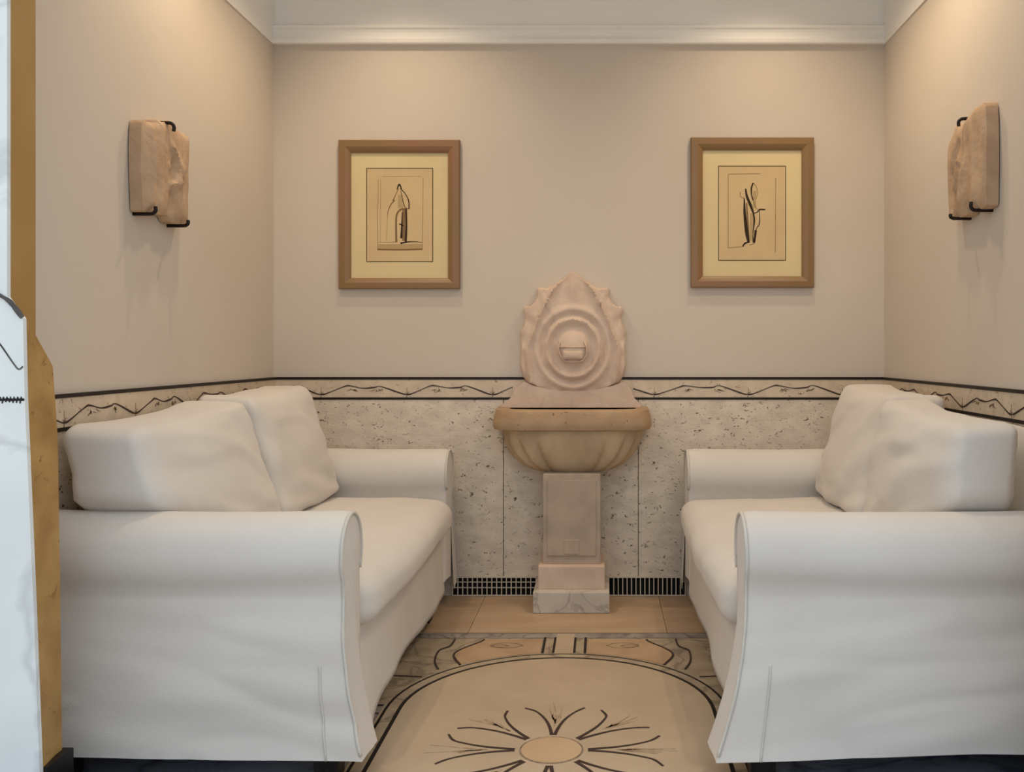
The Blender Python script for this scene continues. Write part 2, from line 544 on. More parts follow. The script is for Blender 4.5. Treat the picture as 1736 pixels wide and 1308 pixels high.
# ground slabs: spandrels and side fields, the medallion field lies over them
for s in (-1, 1):
    ox = XL if s < 0 else XR
    inn = AX + s * 0.075
    a0, a1 = sorted((ox, inn))
    rect(a0, a1, 2.76, 3.394, 0, Z1, 'spandrel_slab', 'f_olive')
    a0, a1 = sorted((ox, AX + s * 0.2))
    rect(a0, a1, 2.694, 2.745, 0, Z1 + 0.001, 'cross_band', 'f_grey')
    rect(a0, a1, 2.196, 2.682, 0, Z1, 'side_field', 'f_blue')
    rect(a0, a1, 1.35, 2.184, 0, Z1, 'side_field', 'f_blue')
    # narrow strips beside the middle strip
    b0, b1 = sorted((AX + s * 0.040, AX + s * 0.068))
    rect(b0, b1, CY + HS + R0 + 0.03, 3.394, 0, Z1 + 0.0005, 'narrow_strip', 'f_olive')
    # tan panel with curved outer side
    o1 = 0.36
    R1 = R0 + 0.062
    base = []
    a_in = math.degrees(math.acos(0.082 / R1)); a_out = math.degrees(math.acos(0.335 / R1))
    ar = arc(0, CY + HS, R1, a_in, a_out, 12)
    side = smoothline([(ar[-1][0], ar[-1][1]), (0.372, 3.20), (0.352, 3.27), (0.300, 3.345), (0.29, 3.375)], 4)
    pts = [(0.082, 3.38)] + ar + [(p[0], p[1]) for p in side[1:]]
    poly([(AX + s * x, y) for x, y in pts], Z1, Z1 + 0.0018, 'tan_panel', 'f_tan')
    fl = lambda u, v, h: Vector((u, v, Z1 + 0.001 + h))
    MB().ribbon([(AX + s * p[0], p[1]) for p in side], 0.007, fl, 0.0022).build('panel_line', 'vine', floor)
    sd2 = smoothline([(0.40, 3.06), (0.425, 3.14), (0.43, 3.25), (0.40, 3.30), (0.395, 3.38)], 5)
    MB().ribbon([(AX + s * p[0], p[1]) for p in sd2], 0.006, fl, 0.0022).build('panel_line', 'vine', floor)
    for k, (cx, cy, rr) in enumerate(((0.205, 3.305, 0.045), (0.225, 3.30, 0.022))):
        cc = [(AX + s * (cx + rr * 1.2 * math.cos(q * 0.45) * (1 + .12 * math.sin(3 * q))), cy + rr * .62 * math.sin(q * 0.45)) for q in range(15)]
        MB().ribbon(cc, 0.005, lambda u, v, h: Vector((u, v, Z1 + 0.0012 + h)), 0.0012).build('panel_scroll', 'leafink', floor)
    MB().ribbon([(AX + s * 0.44, 2.99), (AX + s * 0.53, 3.0), (AX + s * 0.7, 3.03)], 0.005, fl, 0.0015).build('panel_line', 'vine', floor)
rect(AX - 0.032, AX + 0.032, CY + HS + R0 + 0.01, 3.446, 0, Z1 + 0.001, 'middle_strip', 'f_pale')
for q, wd in ((-0.036, .008), (0.036, .008), (-0.073, .008), (0.073, .008)):
    rect(AX + q - wd / 2, AX + q + wd / 2, CY + HS + R0 + 0.03, 3.40, Z1, Z1 + 0.002, 'inlay_line', 'ink')
# stadium-shaped field with its border
poly(stadium(R0 + 0.056), 0, Z1 + 0.0006, 'medallion_bed', 'floor_joint')
ring(R0 + 0.010, R0 + 0.040, Z1, Z1 + 0.0028, 'border_band', 'f_olive')
ring(R0, R0 + 0.010, Z1, Z1 + 0.003, 'border_line', 'ink')
ring(R0 + 0.040, R0 + 0.048, Z1, Z1 + 0.003, 'border_line', 'ink')
ring(R0 + 0.048, R0 + 0.056, Z1, Z1 + 0.0026, 'border_band', 'f_olive')
poly(stadium(R0 - 0.001), 0, Z1 + 0.0026, 'medallion_field', 'f_pale')
for s in (-1, 1):          # dark strips beside the straight sides
    for (q0, q1, mt) in ((0.060, 0.095, 'f_grey'), (0.099, 0.108, 'ink')):
        a0, a1 = sorted((AX + s * (R0 + q0), AX + s * (R0 + q1)))
        rect(a0, a1, CY - HS + .035, CY + HS - .035, Z1, Z1 + 0.0018, 'side_band', mt)
    for yy in (2.688, 2.751):
        a0, a1 = sorted((AX + s * (R0 + 0.06), XL if s < 0 else XR))
        rect(a0, a1, yy - 0.004, yy + 0.004, Z1, Z1 + 0.0018, 'inlay_line', 'ink')

# flower: centre disc and eight outlined petals
ZF0 = Z1 + 0.0026
poly(arc(AX, CY, 0.078, 0, 351, 39), ZF0 - 0.001, ZF0 + 0.0014, 'flower_centre', 'f_disc')
MB().ribbon(arc(AX, CY, 0.081, 0, 360, 48), 0.004, lambda u, v, h: Vector((u, v, ZF0 + h)), 0.001).build('flower_ring', 'leafink', floor)
rnd = random.Random(11)
for k in range(8):
    ca = 90 + 22.5 + 45 * k
    mb = MB()
    for s in (-1, 1):
        pts = []
        for r, da in ((0.095, 20), (0.14, 18), (0.19, 15.5), (0.235, 12.5), (0.27, 9.5), (0.298, 5.0 + rnd.uniform(-2, 2))):
            a = math.radians(ca + s * da)
            pts.append((AX + r * math.cos(a), CY + r * math.sin(a)))
        pl = smoothline(pts, 4)
        n = len(pl)
        mb.ribbon(pl, [0.010 - 0.006 * i / n + (0.002 if i > n - 6 else 0) for i in range(n)], lambda u, v, h: Vector((u, v, ZF0 + h)), 0.0012)
    mb.build('petal_outline', 'vine', floor)
    # small leaf between two petals
    mb = MB()
    a0 = math.radians(90 + 45 * k)
    for j in range(5):
        a = a0 + rnd.uniform(-0.09, 0.09)
        r0, r1 = rnd.uniform(.15, .22), rnd.uniform(.23, .33)
        p0 = (AX + r0 * math.cos(a0), CY + r0 * math.sin(a0)); p1 = (AX + r1 * math.cos(a), CY + r1 * math.sin(a))
        mb.ribbon(smoothline([p0, ((p0[0] + p1[0]) / 2 + rnd.uniform(-.006, .006), (p0[1] + p1[1]) / 2), p1], 4), [.003, .005, .006, .006, .005, .004, .003, .002, .001], lambda u, v, h: Vector((u, v, ZF0 + h)), 0.0008)
    mb.build('leaf_inlay', 'leaf_soft', floor)
rect(-3.2, 3.0, -3.0, 1.342, 0, Z1, 'hall_slab', 'f_pale')
rect(-3.2, XL - 0.001, 1.35, 1.98, 0, Z1, 'hall_slab', 'f_pale')
rect(XR + 0.001, 3.0, 1.35, 1.98, 0, Z1, 'hall_slab', 'f_pale')
ZFL = Z1 + 0.001


# ------------------------------------------------------------------ sofas
def rounded(half, r, n, bulge, fn):
    """rounded box with bulging faces; half = half sizes, fn maps local -> world"""
    hx, hy, hz = half
    bm = bmesh.new()
    bmesh.ops.create_cube(bm, size=2)
    bmesh.ops.subdivide_edges(bm, edges=bm.edges[:], cuts=n, use_grid_fill=True)
    bm.verts.index_update()
    vs = []
    for v in bm.verts:
        p = v.co
        # push samples towards edges so the rounding is well resolved
        q = [math.copysign(abs(c) ** 0.75, c) for c in p]
        P = Vector((q[0] * hx, q[1] * hy, q[2] * hz))
        rr = min(r, hx, hy, hz)
        C = Vector((max(-hx + rr, min(hx - rr, P.x)), max(-hy + rr, min(hy - rr, P.y)), max(-hz + rr, min(hz - rr, P.z))))
        d = P - C
        if d.length > 1e-9:
            P = C + d.normalized() * rr * min(1.0, max(abs(d.x), abs(d.y), abs(d.z)) / rr)
        u = [1 - (P.x / hx) ** 2, 1 - (P.y / hy) ** 2, 1 - (P.z / hz) ** 2]
        B = Vector((P.x / hx * bulge[0] * u[1] * u[2], P.y / hy * bulge[1] * u[0] * u[2], P.z / hz * bulge[2] * u[0] * u[1]))
        vs.append(fn(P + B))
    fs = [tuple(v.index for v in f.verts) for f in bm.faces]
    bm.free()
    return vs, fs


HEM = 0.075


def sofa(name, label, xback, xfront, seed, bz=0.30, bnear=0.26, flare=0.055):
    s = 1 if xfront > xback else -1
    dep = abs(xfront - xback)

    def X(u):
        return xback + s * u
    Y0, Y1 = 2.235, 3.935
    root = empty(name, ((xback + xfront) / 2, (Y0 + Y1) / 2, ZFL))
    tag(root, label, 'sofa', 'slipcovered sofas facing each other')
    # hidden frame body
    mb = MB().box(min(X(0.04), X(dep - 0.06)), max(X(0.04), X(dep - 0.06)), Y0 + 0.06, Y1 - 0.06, 0.11, 0.335)
    mb.build('base', 'fabric', root)

    # arms: rolled profile swept from back to front
    def arm(yo, yi, near):
        sg = 1 if near else -1       # direction from the outer side inwards
        r = 0.100
        yc, zc = yo + sg * 0.100, 0.541
        prof = []
        for i in range(31):          # outer panel, from the hem up to the tuck under the roll
            t = i / 30
            prof.append((yo + sg * (0.004 + 0.026 * t ** 1.5), HEM + (0.452 - HEM) * t, 'p'))
        for i in range(25):          # the roll
            a = math.radians(214 - (214 + 36) * i / 24)
            prof.append((yc + sg * r * 1.0 * math.cos(a), zc + r * math.sin(a), 'r'))
        for i in range(1, 8):        # inner side down to the seat
            t = i / 7
            prof.append((yc + sg * (0.081 + 0.014 * t), 0.482 - (0.482 - HEM - 0.03) * t, 'i'))
        n = len(prof)
        NU = 80
        u0, u1 = 0.0, dep - 0.034
        vs = []
        for j in range(NU + 1):
            tu = j / NU
            u = u0 + (u1 - u0) * tu
            for (y, z, k) in prof:
                yy, zz, uu = y, z, u
                if k == 'p':
                    low = max(0, (0.45 - z) / 0.37)
                    # flare of the slipcover corner and soft horizontal folds
                    fl = max(0, (tu - 0.78) / 0.22) ** 2 * low ** 1.9
                    yy -= sg * 0.012 * fl
                    uu += (flare if near else 0.012) * fl
                    yy -= sg * 0.010 * low ** 2
                    amp = 0.011 * min(1, low * 4) * (1 if near else .6)
                    yy += sg * amp * nz((u * 2.2, z * 11 + 0.5 * math.sin(u * 3), seed), 1.0, seed)
                    yy += sg * 0.5 * amp * nz((u * 5.2 + z * 6, z * 16, seed), 1.0, seed + 3)
                    rg = max(0, 1 - 3.2 * abs(nz((u * 1.6 + 0.2 * math.sin(z * 20), z * 9 + u * 1.1, seed), 1.0, seed + 21)))
                    yy += sg * 0.0045 * rg ** 2 * min(1, low * 5) * (1 if near else 0.4)
                    zz += 0.006 * math.sin(u * 5 + seed) * low ** 3
                elif k == 'r':
                    d = 0.0035 * nz((u * 3, y * 8, z * 8), 1.0, seed + 9) + 0.002 * math.sin(u * 4 + 1)
                    yy += (y - yc) / r * d
                    zz += (z - zc) / r * d - 0.004 * math.sin(math.pi * tu)
                    uu -= 0.0
                # rounded front edge
                if tu > 0.96:
                    e = (tu - 0.96) / 0.04
                    if k != 'p':
                        yy += (yc - yy) * 0.05 * e * e
                        zz += (zc - zz) * 0.05 * e * e
                vs.append(Vector((X(uu), yy, zz)))
        fs = []
        for j in range(NU):
            for i in range(n - 1):
                a = j * n + i
                fs.append((a, a + 1, a + n + 1, a + n))
        # front panel: bulged cap
        base = NU * n
        c0 = len(vs)
        ring_prev = [base + i for i in range(n)]
        cx = Vector((X(u1 + 0.012), yc + sg * 0.005, 0))
        for q in (0.9, 0.6, 0.3):
            ring_ = []
            for i in range(n):
                p = vs[base + i]
                cz = zc if p.z > 0.44 else p.z
                tgt = Vector((X(u1 + 0.014), yc + sg * 0.004, cz))
                pp = tgt.lerp(p, q)
                pp.x = p.x * q + (p.x + s * 0.012 * (1 - q)) * (1 - q) if True else pp.x
                ring_.append(len(vs)); vs.append(pp)
            for i in range(n - 1):
                fs.append((ring_prev[i], ring_prev[i + 1], ring_[i + 1], ring_[i]))
            ring_prev = ring_
        # close the middle seam
        mid = []
        for i in range(n):
            p = vs[ring_prev[i]]
            mid.append(len(vs))
            vs.append(Vector((p.x + s * 0.001, yc + sg * 0.004, zc if p.z > 0.44 and prof[i][2] == 'r' else p.z)))
        for i in range(n - 1):
            fs.append((ring_prev[i], ring_prev[i + 1], mid[i + 1], mid[i]))
        fs.append(tuple(range(n - 1, -1, -1)))
        a_ = MB().add(vs, fs).build('arm', 'fabric', root, True)
        # piping round the front of the roll
        pp = []
        for i in range(n):
            if prof[i][2] == 'r':
                p = vs[base + i]
                pp.append(p + Vector((s * 0.001, 0, 0)))
        lowo = [vs[base + i] for i in range(30, 0, -1)]
        MB().tube(list(reversed(lowo)) + pp, 0.0045, 6).build('piping', 'fabric_pipe', a_, True)
        # corner pleat seam down the outer panel
        if near:
            js = int(NU * 0.93)
            pts = [vs[js * n + i] + Vector((0, -sg * 0.001, 0)) for i in range(0, 18)]
            MB().tube(pts, 0.003, 6).build('corner_seam', 'fabric_pipe', a_, True)
        return a_
    arm(Y0, None, True)
    arm(Y1, None, False)

    # back
    vs, fs = rounded((0.05, (Y1 - Y0 - bnear - 0.2) / 2, bz), 0.045, 11, (0.004, 0.0, 0.008),
                     lambda p: Vector((X(0.006 + (p.x + 0.05) * (1 - 2.2 * max(0, 0.105 + bz + p.z - 0.46))), (Y0 + bnear + Y1 - 0.2) / 2 + p.y, 0.105 + bz + p.z + 0.004 * nz((p.y * 4, p.z * 3, seed)))))
    MB().add(vs, fs).build('backrest', 'fabric', root, True)

    # seat cushion
    hy = (Y1 - Y0) / 2 - 0.192
    hxs = (dep - 0.115) / 2

    def fseat(p):
        u = 0.115 + hxs + p.x
        wv = 0.008 * nz((u * 4, p.y * 7, 0.0), 1.0, seed + 1) + 0.005 * nz((u * 9, p.y * 16, 0.0), 1.0, seed + 2)
        edge = max(0, p.x / hxs)
        return Vector((X(u + 0.010 * nz((p.y * 3.5, p.z * 5, seed), 1.0, seed) * edge), (Y0 + Y1) / 2 + p.y,
                       0.395 + p.z + wv * (1 if p.z > 0 else 0.6) - 0.012 * edge ** 3 - (0.004 if p.y < 0 else 0) * edge))
    vs, fs = rounded((hxs, hy, 0.066), 0.055, 21, (0.014, 0.0, 0.022), fseat)
    sc = MB().add(vs, fs).build('seat_cushion', 'fabric', root, True)

    # front skirt: a hanging sheet with folds, with thickness
    NY, NZ = 70, 14
    front, back_ = [], []
    ya, yb = Y0 + 0.17, Y1 - 0.16
    for i in range(NY + 1):
        ty = i / NY
        y = ya + (yb - ya) * ty
        for k in range(NZ + 1):
            tz = k / NZ
            z = 0.345 + (HEM - 0.345) * tz
            fold = 0.006 * tz * math.sin(y * 9 + seed) + 0.006 * tz * nz((y * 6, z * 3, seed), 1.0, seed + 5)
            u = dep - 0.050 + 0.014 * tz + fold + (flare - 0.01) * max(0, 1 - ty / 0.22) ** 2 * tz ** 1.6
            zz = z + 0.005 * math.sin(y * 4 + seed) * tz
            front.append(Vector((X(u), y, zz)))
            back_.append(Vector((X(u - 0.006), y, zz)))
    n1 = NZ + 1
    N_ = len(front)
    fs = []
    for i in range(NY):
        for k in range(NZ):
            a = i * n1 + k
            fs += [(a, a + 1, a + n1 + 1, a + n1), (N_ + a, N_ + a + n1, N_ + a + n1 + 1, N_ + a + 1)]
        a = i * n1 + NZ
        fs.append((a, a + n1, N_ + a + n1, N_ + a))
        a = i * n1
        fs.append((a, N_ + a, N_ + a + n1, a + n1))
    for k in range(NZ):
        fs += [(k, N_ + k, N_ + k + 1, k + 1), (NY * n1 + k, NY * n1 + k + 1, N_ + NY * n1 + k + 1, N_ + NY * n1 + k)]
    MB().add(front + back_, fs).build('front_skirt', 'fabric', root, True)

    # legs
    for u in (0.06, dep - 0.075):
        for y in (Y0 + 0.055, Y1 - 0.33 if u > 0.3 else Y1 - 0.07):
            cx = X(u - (0.02 if u > 0.3 and y > 3 else 0))
            top = [(cx - .035, y - .035, .13), (cx + .035, y - .035, .13), (cx + .035, y + .035, .13), (cx - .035, y + .035, .13)]
            bot = [(cx - .028, y - .028, ZFL), (cx + .028, y - .028, ZFL), (cx + .028, y + .028, ZFL), (cx - .028, y + .028, ZFL)]
            MB().add(bot + top, [(3, 2, 1, 0), (4, 5, 6, 7), (0, 1, 5, 4), (1, 2, 6, 5), (2, 3, 7, 6), (3, 0, 4, 7)]).build('leg', 'black_wood', root)
    return root


sofa('sofa', 'white slipcovered sofa beside the ochre doorway jamb', -1.362, -0.585, 2.0)
sofa('sofa', 'white slipcovered sofa on the side of the spiky plant drawing, facing its twin', 1.168, 0.312, 7.0, bz=0.36, bnear=0.20, flare=0.075)


def back_cushion(label, xb, s, y0, y1, zb, zt, th, seed, lean=0.11, topw=0.0, peak=0.0, over=0.0):
    """loose cushion: xb = wall-side bottom edge, s = facing direction"""
    hy, hz, hx = (y1 - y0) / 2, (zt - zb) / 2, th / 2

    def fn(p):
        t = p.z / hz
        p = Vector((max(p.x, -hx), p.y, p.z))
        y = (y0 + y1) / 2 + p.y * (1 - 0.03 * t) + topw * (t + 1) * 0.5
        wr = 0.010 * nz((p.y * 4 + t, t * 2.2 + p.y * 2, p.x * 3), 1.0, seed) + 0.005 * nz((p.y * 9 + t * 3, t * 5, p.x * 6), 1.0, seed + 4)
        wr += 0.009 * max(0, 1 - 3.5 * abs(nz((p.y * 3.2 + t * 1.1, t * 0.9 - p.y, p.x * 2), 1.0, seed + 13))) ** 2
        dx = 1 if p.x > 0 else -1
        thin = 1 - 0.16 * (t + 1) * 0.5
        if p.y < 0 and over:
            y -= over * max(0, min(1, (zb + hz + p.z - 0.595) / 0.06)) * (-p.y / hy) ** 2
        x = xb + s * (hx + p.x * thin + wr * dx - lean * (t + 1) * 0.5 * 1.0 + 0.0)
        z = zb + hz + p.z * (1 + 0.0) + 0.008 * nz((p.y * 5, p.x * 4, t), 1.0, seed + 8) + peak * (p.y / hy) * max(0, t)
        z += 0.014 * (abs(p.y / hy) ** 3) * max(0, t) - 0.006 * max(0, t)
        return Vector((x, y, z))
    vs, fs = rounded((hx, hy, hz), 0.040, 23, (0.030, 0.006, 0.006), fn)
    o = MB().add(vs, fs).build('back_cushion', 'fabric', None, True)
    tag(o, label, 'cushion', 'loose white back cushions on the sofas')
    return o


ZS = 0.478
back_cushion('loose white back cushion propped near the ochre doorway jamb', -1.266, 1, 2.447, 3.05, ZS, 0.856, 0.25, 1.0, lean=0.105, peak=0.016, over=0.135)
back_cushion('plump white back cushion beneath the framed arch drawing', -1.255, 1, 3.09, 3.715, ZS, 0.890, 0.235, 5.0, lean=0.105, peak=0.010)
back_cushion('loose white back cushion on the sofa farthest from the jamb, away from the fountain wall', 1.030, -1, 2.447, 3.05, ZS, 0.862, 0.20, 11.0, lean=0.045, peak=0.020, over=0.09)
back_cushion('plump white back cushion beneath the framed spiky plant drawing', 1.062, -1, 3.09, 3.72, ZS, 0.892, 0.235, 16.0, lean=0.10, peak=0.008)

# ------------------------------------------------------------------ fountain
FX = -0.12
YW = YB - D - 0.002
fo = empty('wall_fountain', (FX, YB - 0.15, ZFL + Z1))
tag(fo, 'carved stone wall fountain with shell-shaped backplate and fluted half basin', 'fountain')
# backplate relief
cx, cz = (972 - VX) / 400.0, H + (VY - 590) / 400.0
half = [(0, 133), (9, 127), (22, 116), (36, 108), (47, 102), (56, 106), (62, 103), (60, 92), (66, 80), (74, 72), (83, 73), (86, 66), (82, 52), (86, 38), (91, 30), (90, 14), (90, -8), (91, -30), (87, -48), (78, -60), (56, -70), (30, -77), (0, -79)]
outl = half + [(-x, y) for x, y in reversed(half[1:-1])]
# resample by angle
NA = 150


def rad(a):
    d = Vector((math.sin(a), math.cos(a)))
    best = 60
    for i in range(len(outl)):
        p, q = Vector(outl[i]), Vector(outl[(i + 1) % len(outl)])
        e = q - p
        den = d.x * e.y - d.y * e.x
        if abs(den) < 1e-9:
            continue
        t = (p.x * e.y - p.y * e.x) / den
        u = (p.x * d.y - p.y * d.x) / den
        if t > 0 and -1e-6 <= u <= 1 + 1e-6:
            best = t
    return best


def gs(x, wd):
    return math.exp(-(x / wd) ** 2)


def relief(dx, dy, t, a):
    h = 0.030 + 0.020 * (1 - t ** 3)
    rr = math.hypot(dx, dy * 0.92)
    # pointed arch moulding
    if dy > -60:
        lim = 78 * max(0.0, 1 - max(0, dy) / 134.0) ** 0.62 if dy > 0 else 78 - 6 * (dy / 60.0) ** 2
        h += 0.022 * gs(abs(dx) - lim, 4.0)
    h += 0.010 * gs(rr - 62, 5) + 0.011 * gs(rr - 45, 4.5) - 0.008 * gs(rr - 53, 4) - 0.010 * gs(rr - 34, 6)
    h += 0.022 * max(0, 1 - (rr / 28) ** 2)
    if t > 0.88:
        h += 0.006 * math.cos(16 * a) * (t - 0.88) / 0.12
    # leaf of the apex
    h += 0.010 * gs(dx, 7) * gs(dy - 105, 22)
    h += 0.0025 * nz((dx * .06, dy * .06, 1.0))
    return max(0.018, h) if t < 0.995 else 0.018


NR = 34
vs, fs = [Vector((cx, YW - relief(0, 0, 0, 0), cz))], []
for j in range(1, NR + 1):
    t = j / NR
    for i in range(NA):
        a = 2 * math.pi * i / NA
        r = rad(a) * t
        dx, dy = r * math.sin(a), r * math.cos(a)
        vs.append(Vector((cx + dx / 410.0, YW - relief(dx, dy, t, a), cz + dy / 410.0)))
for i in range(NA):
    fs.append((0, 1 + i, 1 + (i + 1) % NA))
for j in range(1, NR):
    for i in range(NA):
        a = 1 + (j - 1) * NA
        fs.append((a + i, a + NA + i, a + NA + (i + 1) % NA, a + (i + 1) % NA))
n0 = len(vs)
for i in range(NA):
    p = vs[1 + (NR - 1) * NA + i]
    vs.append(Vector((p.x, YW + 0.012, p.z)))
for i in range(NA):
    a = 1 + (NR - 1) * NA
    fs.append((a + i, n0 + i, n0 + (i + 1) % NA, a + (i + 1) % NA))
fs.append(tuple(range(n0, n0 + NA)))
bp = MB().add(vs, fs).build('back_plate', 'fount', fo, True, 50)


def pf(dx, dy, d):
    return Vector((cx + dx / 415.0, YW - d, cz + dy / 415.0))


mk = MB().tube([pf(*p) for p in [(-23, 12, .058), (-25, 0, .066), (-22, -12, .066), (-14, -22, .060), (2, -24, .062), (16, -22, .060), (24, -12, .064), (24, 2, .064), (20, 13, .058)]], 0.0042, 8).build('spout_mask', 'fount', bp, True)
MB().tube([pf(-24, 2, .064), pf(0, 2, .073), pf(22, 2, .064)], 0.0038, 8).build('spout_lip', 'fount', bp, True)
vs_, fs_ = rounded((0.044, 0.014, 0.020), 0.012, 7, (0, 0.004, 0), lambda p: Vector((cx, YW - 0.060, cz - 0.028)) + p)
MB().add(vs_, fs_).build('spout_jaw', 'fount', bp, True)
# splash panel under the plate
pts = [(-84, -58), (-66, -66), (-30, -74), (30, -74), (66, -66), (88, -58), (100, -70), (106, -86), (116, -96), (118, -103), (-124, -103), (-121, -96), (-108, -86), (-100, -70)]
sp = MB().prism([pf(x, y, -0.012) for x, y in pts], (0, -0.052, 0)).build('splash_panel', 'fount', fo)
for x0, x1 in ((-48, -56), (-2, -2), (46, 52)):
    MB().ribbon([(x0, -80), ((x0 + x1) / 2, -90), (x1, -101)], 1.4, lambda u, v, h: pf(u, v, 0.040 + h), 0.0015).build('carved_line', 'fount', sp)

# basin
BX = (970 - VX) / 415.0


def plan(a, b, nseg=48, lobes=0, amp=0.0, ex=0.62):
    out = []
    for i in range(nseg + 1):
        q = math.pi * i / nseg
        c, s_ = math.cos(q), math.sin(q)
        x = a * math.copysign(abs(c) ** ex, c)
        y = b * abs(s_) ** ex
        if lobes:
            k = 1 + amp * (abs(math.cos(lobes * q / 2.0)) - 0.6)
            x *= k; y *= k
        out.append((x, y))
    return out


def loft(levels, ex=0.62, nseg=48):
    vs, fs = [], []
    for (a, b_, z, lob, amp) in levels:
        for (x, y) in plan(a, b_, nseg, lob, amp, ex):
            vs.append(Vector((BX + x, YW - y, z)))
    n = nseg + 1
    for j in range(len(levels) - 1):
        for i in range(n):
            k = (i + 1) % n
            fs.append((j * n + i, j * n + k, (j + 1) * n + k, (j + 1) * n + i))
    fs.append(tuple(range(n - 1, -1, -1)))
    m_ = (len(levels) - 1) * n
    fs.append(tuple(m_ + i for i in range(n)))
    return MB().add(vs, fs)


bo = loft([(0.13, 0.13, 0.540, 0, 0), (0.165, 0.150, 0.548, 18, .06), (0.205, 0.172, 0.570, 18, .09), (0.240, 0.190, 0.600, 18, .10), (0.266, 0.205, 0.635, 18, .09),
           (0.282, 0.216, 0.665, 18, .06), (0.290, 0.222, 0.685, 18, .01), (0.293, 0.226, 0.722, 0, 0)], nseg=104).build('bowl', 'bowl', fo, True, 50)
loft([(0.300, 0.236, 0.718, 0, 0), (0.322, 0.256, 0.722, 0, 0), (0.327, 0.260, 0.735, 0, 0), (0.326, 0.259, 0.755, 0, 0), (0.318, 0.252, 0.785, 0, 0), (0.314, 0.248, 0.799, 0, 0), (0.308, 0.243, 0.803, 0, 0),
      (0.270, 0.205, 0.803, 0, 0), (0.262, 0.198, 0.797, 0, 0), (0.24, 0.17, 0.745, 0, 0), (0.05, 0.04, 0.735, 0, 0)], 0.42).build('rim', 'rim', fo, True, 40)
# pedestal
pd = MB().cbox(FX - 0.116, FX + 0.116, 3.785, YW, 0.178, 0.545, 0.006).build('pedestal', 'ped', fo)
MB().cbox(FX - 0.098, FX + 0.098, 3.780, 3.79, 0.215, 0.52, 0.004).build('raised_panel', 'ped', pd)
MB().cbox(FX - 0.03, FX + 0.03, 3.776, 3.785, 0.222, 0.282, 0.003).build('small_tablet', 'ped', pd)
MB().cbox(FX - 0.133, FX + 0.133, 3.752, YW, 0.088, 0.182, 0.005).build('base_block', 'fount', fo)
MB().cbox(FX - 0.151, FX + 0.151, 3.712, YW, Z1, 0.089, 0.005).build('plinth', 'plinth', fo)


# ------------------------------------------------------------------ vent grilles
def grille(label, p0, p1, nv, hbars):
    x0, x1 = (p0 - VX) * (YB - 0.02) / F, (p1 - VX) * (YB - 0.02) / F
    z0, z1 = 0.009, 0.082
    ya = YB - D
    g_ = empty('vent_grille', ((x0 + x1) / 2, ya, z0))
    tag(g_, label, 'grille', 'low vent grilles beside the fountain')
    MB().box(x0, x1, ya - 0.004, ya + 0.004, z0, z1).build('dark_backing', 'void', g_)
    t = 0.004
    mb = MB()
    mb.box(x0 - t, x1 + t, ya - 0.014, ya, z1, z1 + t)
    mb.box(x0 - t, x1 + t, ya - 0.014, ya, z0 - t, z0)
    mb.box(x0 - t, x0, ya - 0.014, ya, z0, z1)
    mb.box(x1, x1 + t, ya - 0.014, ya, z0, z1)
    mb.build('frame', 'grille', g_)
    for i in range(1, nv):
        x = x0 + (x1 - x0) * i / nv
        MB().box(x - 0.0019, x + 0.0019, ya - 0.0125, ya - 0.004, z0, z1).build('bar', 'grille', g_)
    for k in hbars:
        z = z0 + (z1 - z0) * k
        MB().box(x0, x1, ya - 0.0115, ya - 0.005, z - 0.0014, z + 0.0014).build('cross_bar', 'grille', g_)


grille('low black vent grille with crossed bars, by the sofa near the jamb', 768, 908, 17, (0.42, 0.74))
grille('low black vent grille with upright bars only, beside the fountain plinth', 1033, 1161, 17, ())


